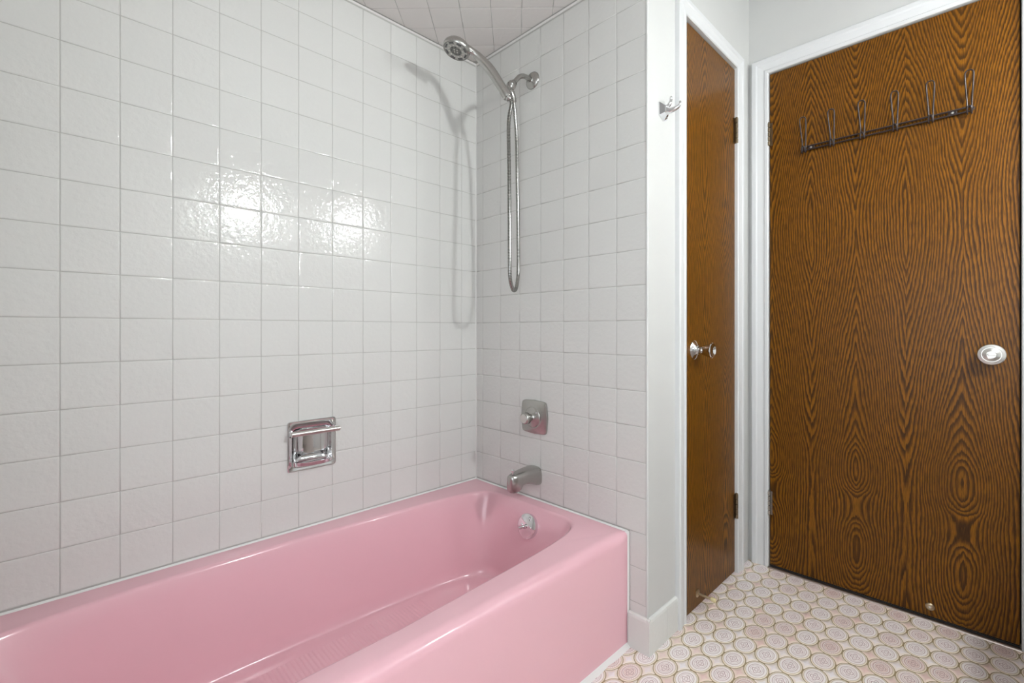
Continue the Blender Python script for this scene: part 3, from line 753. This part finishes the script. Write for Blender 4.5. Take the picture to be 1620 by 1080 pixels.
# cross sections along -X: (x, half width, z top, z bottom)
sec = [(0.0, .0330, .4790, .4130), (-.006, .0335, .4800, .4125), (-.020, .0325, .4810, .4150), (-.045, .0300, .4805, .4235), (-.070, .0275, .4785, .4290), (-.088, .0260, .4765, .4270), (-.097, .0250, .4755, .4130), (-.108, .0240, .4740, .4095), (-.122, .0215, .4715, .4095), (-.133, .0160, .4690, .4110), (-.1365, .0100, .4660, .4140)]
V, F = [], []; N = 28
for x, w, zt, zb in sec:
    for i in range(N):
        t = 2 * PI * i / N; c, s = math.cos(t), math.sin(t)
        e = 2 / 4.6; y = w * math.copysign(abs(c) ** e, c); z = math.copysign(abs(s) ** e, s)
        # upper half arches, the lower half is boxy
        yy = y * (1.0 if z < 0 else (1 - .18 * z * z)); V.append((x, -.345 + yy, (zt + zb) / 2 + (zt - zb) / 2 * z))
for k in range(len(sec) - 1):
    for i in range(N): F.append((k * N + i, k * N + (i + 1) % N, (k + 1) * N + (i + 1) % N, (k + 1) * N + i))
F.append(tuple(range(N))); F.append(tuple((len(sec) - 1) * N + i for i in range(N)))
sb = fixn(mesh('body', V, F, M['nickel'], st, True), 45)
lathe('diverter_pull', (-.118, -.345, .4700), (0, 0, 1), [(0.0030, 0), (0.0030, .010), (0.0068, .0115), (0.0075, .0145), (0.0062, .0165), (0.0045, .0185), (0.001, .0190)], M['chrome'], st, 18)
lathe('outlet', (-.115, -.345, .4125), (0, 0, -1), [(0.0165, -.004), (0.0165, .004), (0.0130, .004), (0.0130, -.003)], M['nickel'], st, 22)

# ------------------------------------------------------------------ soap dish
sdx, sdz = (SX0 + SX1) / 2, (SZ0 + SZ1) / 2
sd = thing('soap_dish', 'recessed chrome soap dish with grab bar on the tiled wall', 'soap dish', (sdx, 0, SZ0))
def sel(a, b, n, N=72):
    return [(a * math.copysign(abs(math.cos(t)) ** (2 / n), math.cos(t)), b * math.copysign(abs(math.sin(t)) ** (2 / n), math.sin(t))) for t in [2 * PI * i / N for i in range(N)]]
N = 72; hw, hh = .077, .0795; ow, oh = .0630, .0600; zc0 = sdz - .0035
V, F = [], []
pl = [(sel(hw, hh, 22), 0.0, sdz), (sel(hw, hh, 22), -.0045, sdz), (sel(hw - .0015, hh - .0015, 22), -.0062, sdz), (sel(hw - .005, hh - .005, 18), -.0062, sdz), (sel(hw - .008, hh - .008, 16), -.0045, sdz), (sel(ow + .002, oh + .002, 8), -.0042, zc0), (sel(ow, oh, 8), -.0030, zc0)]
for P, y, zc in pl: V += [(sdx + x, y, zc + z) for x, z in P]
for k in range(len(pl) - 1):
    for i in range(N): F.append((k * N + i, k * N + (i + 1) % N, (k + 1) * N + (i + 1) % N, (k + 1) * N + i))
plate = fixn(mesh('plate', V, F, M['chrome'], sd, True), 35)
V, F = [], []; S = [1.0, .985, .96, .92, .85, .75, .6, .4, .2, .05]; P = sel(1, 1, 8)
for s in S:
    for x, z in P:
        X, Z = x * s, z * s; dep = .034 * math.sqrt(max(0, 1 - abs(X) ** 2.0)) * (1 - abs(Z) ** 14) * (1 - s ** 26)
        V.append((sdx + X * ow, -.0030 + dep, zc0 + Z * oh))
for k in range(len(S) - 1):
    for i in range(N): F.append((k * N + i, k * N + (i + 1) % N, (k + 1) * N + (i + 1) % N, (k + 1) * N + i))
F.append(tuple((len(S) - 1) * N + i for i in range(N)))
mesh('recess', V, F, M['chrome'], sd, True)
# bowed tray lip
V, F = [], []; K = 25
for k in range(K):
    u = -1 + 2 * k / (K - 1); x = sdx + u * .0615; bow = .034 * math.sqrt(max(0.0, 1 - abs(u) ** 2.4))
    zb = zc0 - oh + .001
    V += [(x, .006, zb + .005), (x, -.004 - bow * .9, zb + .0075), (x, -.0045 - bow, zb + .0145), (x, -.0065 - bow * 1.04, zb + .0145), (x, -.0065 - bow * 1.02, zb + .004), (x, -.005 - bow * .8, zb), (x, .006, zb)]
m_ = 7
for k in range(K - 1):
    for i in range(m_): F.append((k * m_ + i, k * m_ + (i + 1) % m_, (k + 1) * m_ + (i + 1) % m_, (k + 1) * m_ + i))
F += [tuple(range(m_)), tuple((K - 1) * m_ + i for i in range(m_))]
fixn(mesh('tray', V, F, M['chrome'], sd, True), 45)
bz = .6640
for x in (SX0 + .007, SX1 - .007):
    V = []
    for y, h in ((-.004, .020), (-.020, .013), (-.036, .009)):
        V += [(x - .004, y, bz + .5 * h), (x + .004, y, bz + .5 * h), (x + .004, y, bz - .5 * h - (.006 if y > -.01 else 0)), (x - .004, y, bz - .5 * h - (.006 if y > -.01 else 0))]
    F = [(a * 4 + i, a * 4 + (i + 1) % 4, a * 4 + 4 + (i + 1) % 4, a * 4 + 4 + i) for a in (0, 1) for i in range(4)] + [(0, 1, 2, 3), (8, 9, 10, 11)]
    fixn(mesh('bracket', V, F, M['chrome'], sd))
tube('grab_bar', [(SX0 + .001, -.034, bz), (SX0 + .003, -.034, bz), (SX1 - .003, -.034, bz), (SX1 - .001, -.034, bz)], 0.0082, M['satin'], sd, 18)

# ------------------------------------------------------------------ robe hook
rb = Vector((0.088, W, 1.682))
rh = thing('robe_hook', 'chrome double robe hook on the white wall beside the closet', 'hook', rb)
V, F = [], []
for k, y in ((1.0, 0.0), (1.0, .0045), (.80, .009), (.52, .016), (.44, .021)):
    for x, z in ((-.026, .021), (.002, .024), (.026, .014), (.024, -.022), (.004, -.031), (-.024, -.019)):
        V.append((rb.x + x * k, W - y, rb.z + z * k))
F = [(a * 6 + i, a * 6 + (i + 1) % 6, a * 6 + 6 + (i + 1) % 6, a * 6 + 6 + i) for a in range(4) for i in range(6)] + [tuple(range(6)), tuple(24 + i for i in range(6))]
fixn(mesh('backplate', V, F, M['chrome'], rh), 20)
tube('prong', cr([rb + Vector((0, -.014, -.004)), rb + Vector((.001, -.030, -.006)), rb + Vector((.002, -.048, -.003)), rb + Vector((.002, -.057, .002)), rb + Vector((.002, -.059, .013))], 6), lambda t: .0115 - .0078 * min(1, t * 1.25), M['chrome'], rh, 12)
pr = tube('prong', cr([rb + Vector((0, -.014, .006)), rb + Vector((.002, -.024, .016)), rb + Vector((.004, -.028, .030))], 6), lambda t: .0080 - .0038 * t, M['chrome'], rh, 12)
lathe('prong_tip', rb + Vector((.004, -.028, .030)), (0, 0, 1), [(0.0036, -.002), (.0054, .001), (.0054, .005), (.003, .009), (.0005, .0095)], M['chrome'], pr, 12)

# ------------------------------------------------------------------ hook rack on the entry door
hk = thing('hook_rack', 'dark bronze wire rack of six double coat hooks on the entry door', 'coat rack', (D, -1.26, 1.705))
ya, yb2, zr = -1.010, -1.505, 1.7075
xr = D - .010
def rr(y, z): return (xr, y, z)
loop = [rr(ya - .010, zr + .007), rr(yb2 + .010, zr + .007)] + [rr(yb2 + .010 - .007 * math.sin(t), zr + .007 * math.cos(t)) for t in [PI * k / 8 for k in range(1, 8)]] + [rr(yb2 + .010, zr - .007), rr(ya - .010, zr - .007)] + [rr(ya - .010 + .007 * math.sin(t), zr - .007 * math.cos(t)) for t in [PI * k / 8 for k in range(1, 8)]]
tube('rail', loop, .0030, M['bronze'], hk, 8, closed=True)
for yy in (-1.045, -1.452):
    pt = box('mounting_tab', D - .0095, D - .0005, yy - .011, yy + .011, zr - .0055, zr + .0055, M['bronze'], hk, .0015)
    lathe('screw', (D - .009, yy, zr), (-1, 0, 0), [(.0045, 0), (.0045, .001), (.003, .003), (.001, .0033)], M['satin'], pt, 12)
first = None
for k in range(6):
    yk = -1.0225 + (-1.4925 + 1.0225) * k / 5
    half = [(0, .036, .1170), (.0058, .0358, .1155), (.0098, .0348, .1085), (.0100, .0310, .094), (.0082, .0240, .062), (.0062, .0160, .030), (.0056, .0135, .004), (.0056, .0135, -.012), (.0054, .0170, -.0175), (.0052, .0240, -.0160), (.0050, .0290, -.006), (.0036, .0310, .0015), (0, .0314, .0040)]
    full = half + [(-a, b, c) for a, b, c in half[-2:0:-1]]
    if first is None:
        first = tube('hook', cr([(D - b, yk + a, zr + c) for a, b, c in full], 4, True), .0024, M['bronze'], hk, 8, closed=True); y0k = yk; loc0 = first.location.copy()
    else: copy(first, hk, loc0 + Vector((0, yk - y0k, 0)))

# ------------------------------------------------------------------ door stops
ds = thing('door_stop', 'brass door stop with cream rubber tip low on the closet door', 'door stop', (0.3422, W, .053))
lathe('base', (0.3422, W, .0535), (0, -1, 0), [(.0140, 0), (.0140, .002), (.011, .004), (.006, .006)], M['brass'], ds, 24)
tube('rod', [(0.3422, W - .004, .0535), (0.3440, W - .020, .0520), (0.3475, W - .048, .0495)], .0042, M['brass'], ds, 12)
lathe('rubber_tip', (0.3475, W - .046, .0497), (0.0035, -.028, -.0025), [(.0060, 0), (.0072, .003), (.0072, .014), (.0055, .017)], M['rubber'], ds, 16)
dp = thing('door_stop_plate', 'small round brass stop plate near the bottom of the entry door', 'door hardware', (D, -1.3952, .0412))
lathe('disc', (D, -1.3952, .0425), (-1, 0, 0), [(.0125, 0), (.0125, .0015), (.0105, .0035), (.0070, .0042), (.0060, .0030), (.001, .0030)], M['brass'], dp, 28)
lathe('centre_screw', (D - .003, -1.3952, .0425), (-1, 0, 0), [(.0038, 0), (.0032, .0025), (.001, .003)], M['satin'], dp, 12)

# ------------------------------------------------------------------ vanity and its wall lamps (beyond the right edge of the view)
vn = thing('vanity', 'long white vanity cabinet with counter under the wall lamps', 'vanity', (0.15, -2.05, 0))
vx0, vx1 = -0.55, D - .005
box('toe_kick', vx0 + .01, vx1 - .001, WR + .002, -1.86, .001, .10, M['cabinet'], vn)
box('carcass', vx0, vx1, WR + .002, -1.815, .10, .775, M['cabinet'], vn)
box('counter', vx0 - .015, vx1, WR + .002, -1.79, .775, .812, M['trim'], vn, .006)
nd_ = 4; dw = (vx1 - vx0) / nd_
for k in range(nd_):
    dr = box('cabinet_door', vx0 + k * dw + .006, vx0 + (k + 1) * dw - .006, -1.815, -1.797, .115, .76, M['cabinet'], vn, .003)
    lathe('knob', (vx0 + (k + (.85 if k % 2 == 0 else .15)) * dw, -1.797, .66), (0, 1, 0), [(.006, 0), (.006, .012), (.014, .018), (.013, .024), (.001, .027)], M['satin'], dr, 16)
def sconce(pos, power, label):
    p = Vector(pos); r = thing('wall_sconce', label, 'lamp', (p.x, WR, p.z), 'globe sconces over the vanity')
    e = NT('lit_globe'); e.set(Base_Color=(0.9, 0.9, 0.9, 1), Roughness=0.3)
    e.put(e.b.inputs['Emission Color'], (0.96, 1.0, 1.0, 1)); e.put(e.b.inputs['Emission Strength'], power)
    R = 0.062
    lathe('backplate', (p.x, WR, p.z - .03), (0, 1, 0), [(.055, 0), (.055, .006), (.045, .012), (.012, .016)], M['chrome'], r, 28)
    tube('arm', cr([(p.x, WR + .012, p.z - .03), (p.x, WR + .05, p.z - .05), (p.x, p.y - .01, p.z - .085), (p.x, p.y, p.z - .066)], 6), .007, M['chrome'], r, 12)
    lathe('holder', (p.x, p.y, p.z - .072), (0, 0, 1), [(.012, 0), (.030, .006), (.032, .012), (.026, .014)], M['chrome'], r, 20)
    lathe('light_block_cap', (p.x, p.y, p.z + .036), (0, 0, 1), [(.112, .0), (.114, .001), (.100, .022), (.072, .046), (.034, .060), (.010, .064), (.008, .061), (.033, .057), (.070, .043), (.098, .019)], M['trim'], r, 28)  # unseen opaque cap, added to keep lamp light off the ceiling
    n, mm = 20, 12
    pr_ = [(R * math.sin(PI * k / mm), -R * math.cos(PI * k / mm)) for k in range(1, mm)]
    lathe('globe', p, (0, 0, 1), pr_, e.m, r, n)
sconce(*LAMP_A, 'lit globe sconce over the middle of the vanity')
sconce(*LAMP_B, 'lit globe sconce over the vanity nearest the entry door')
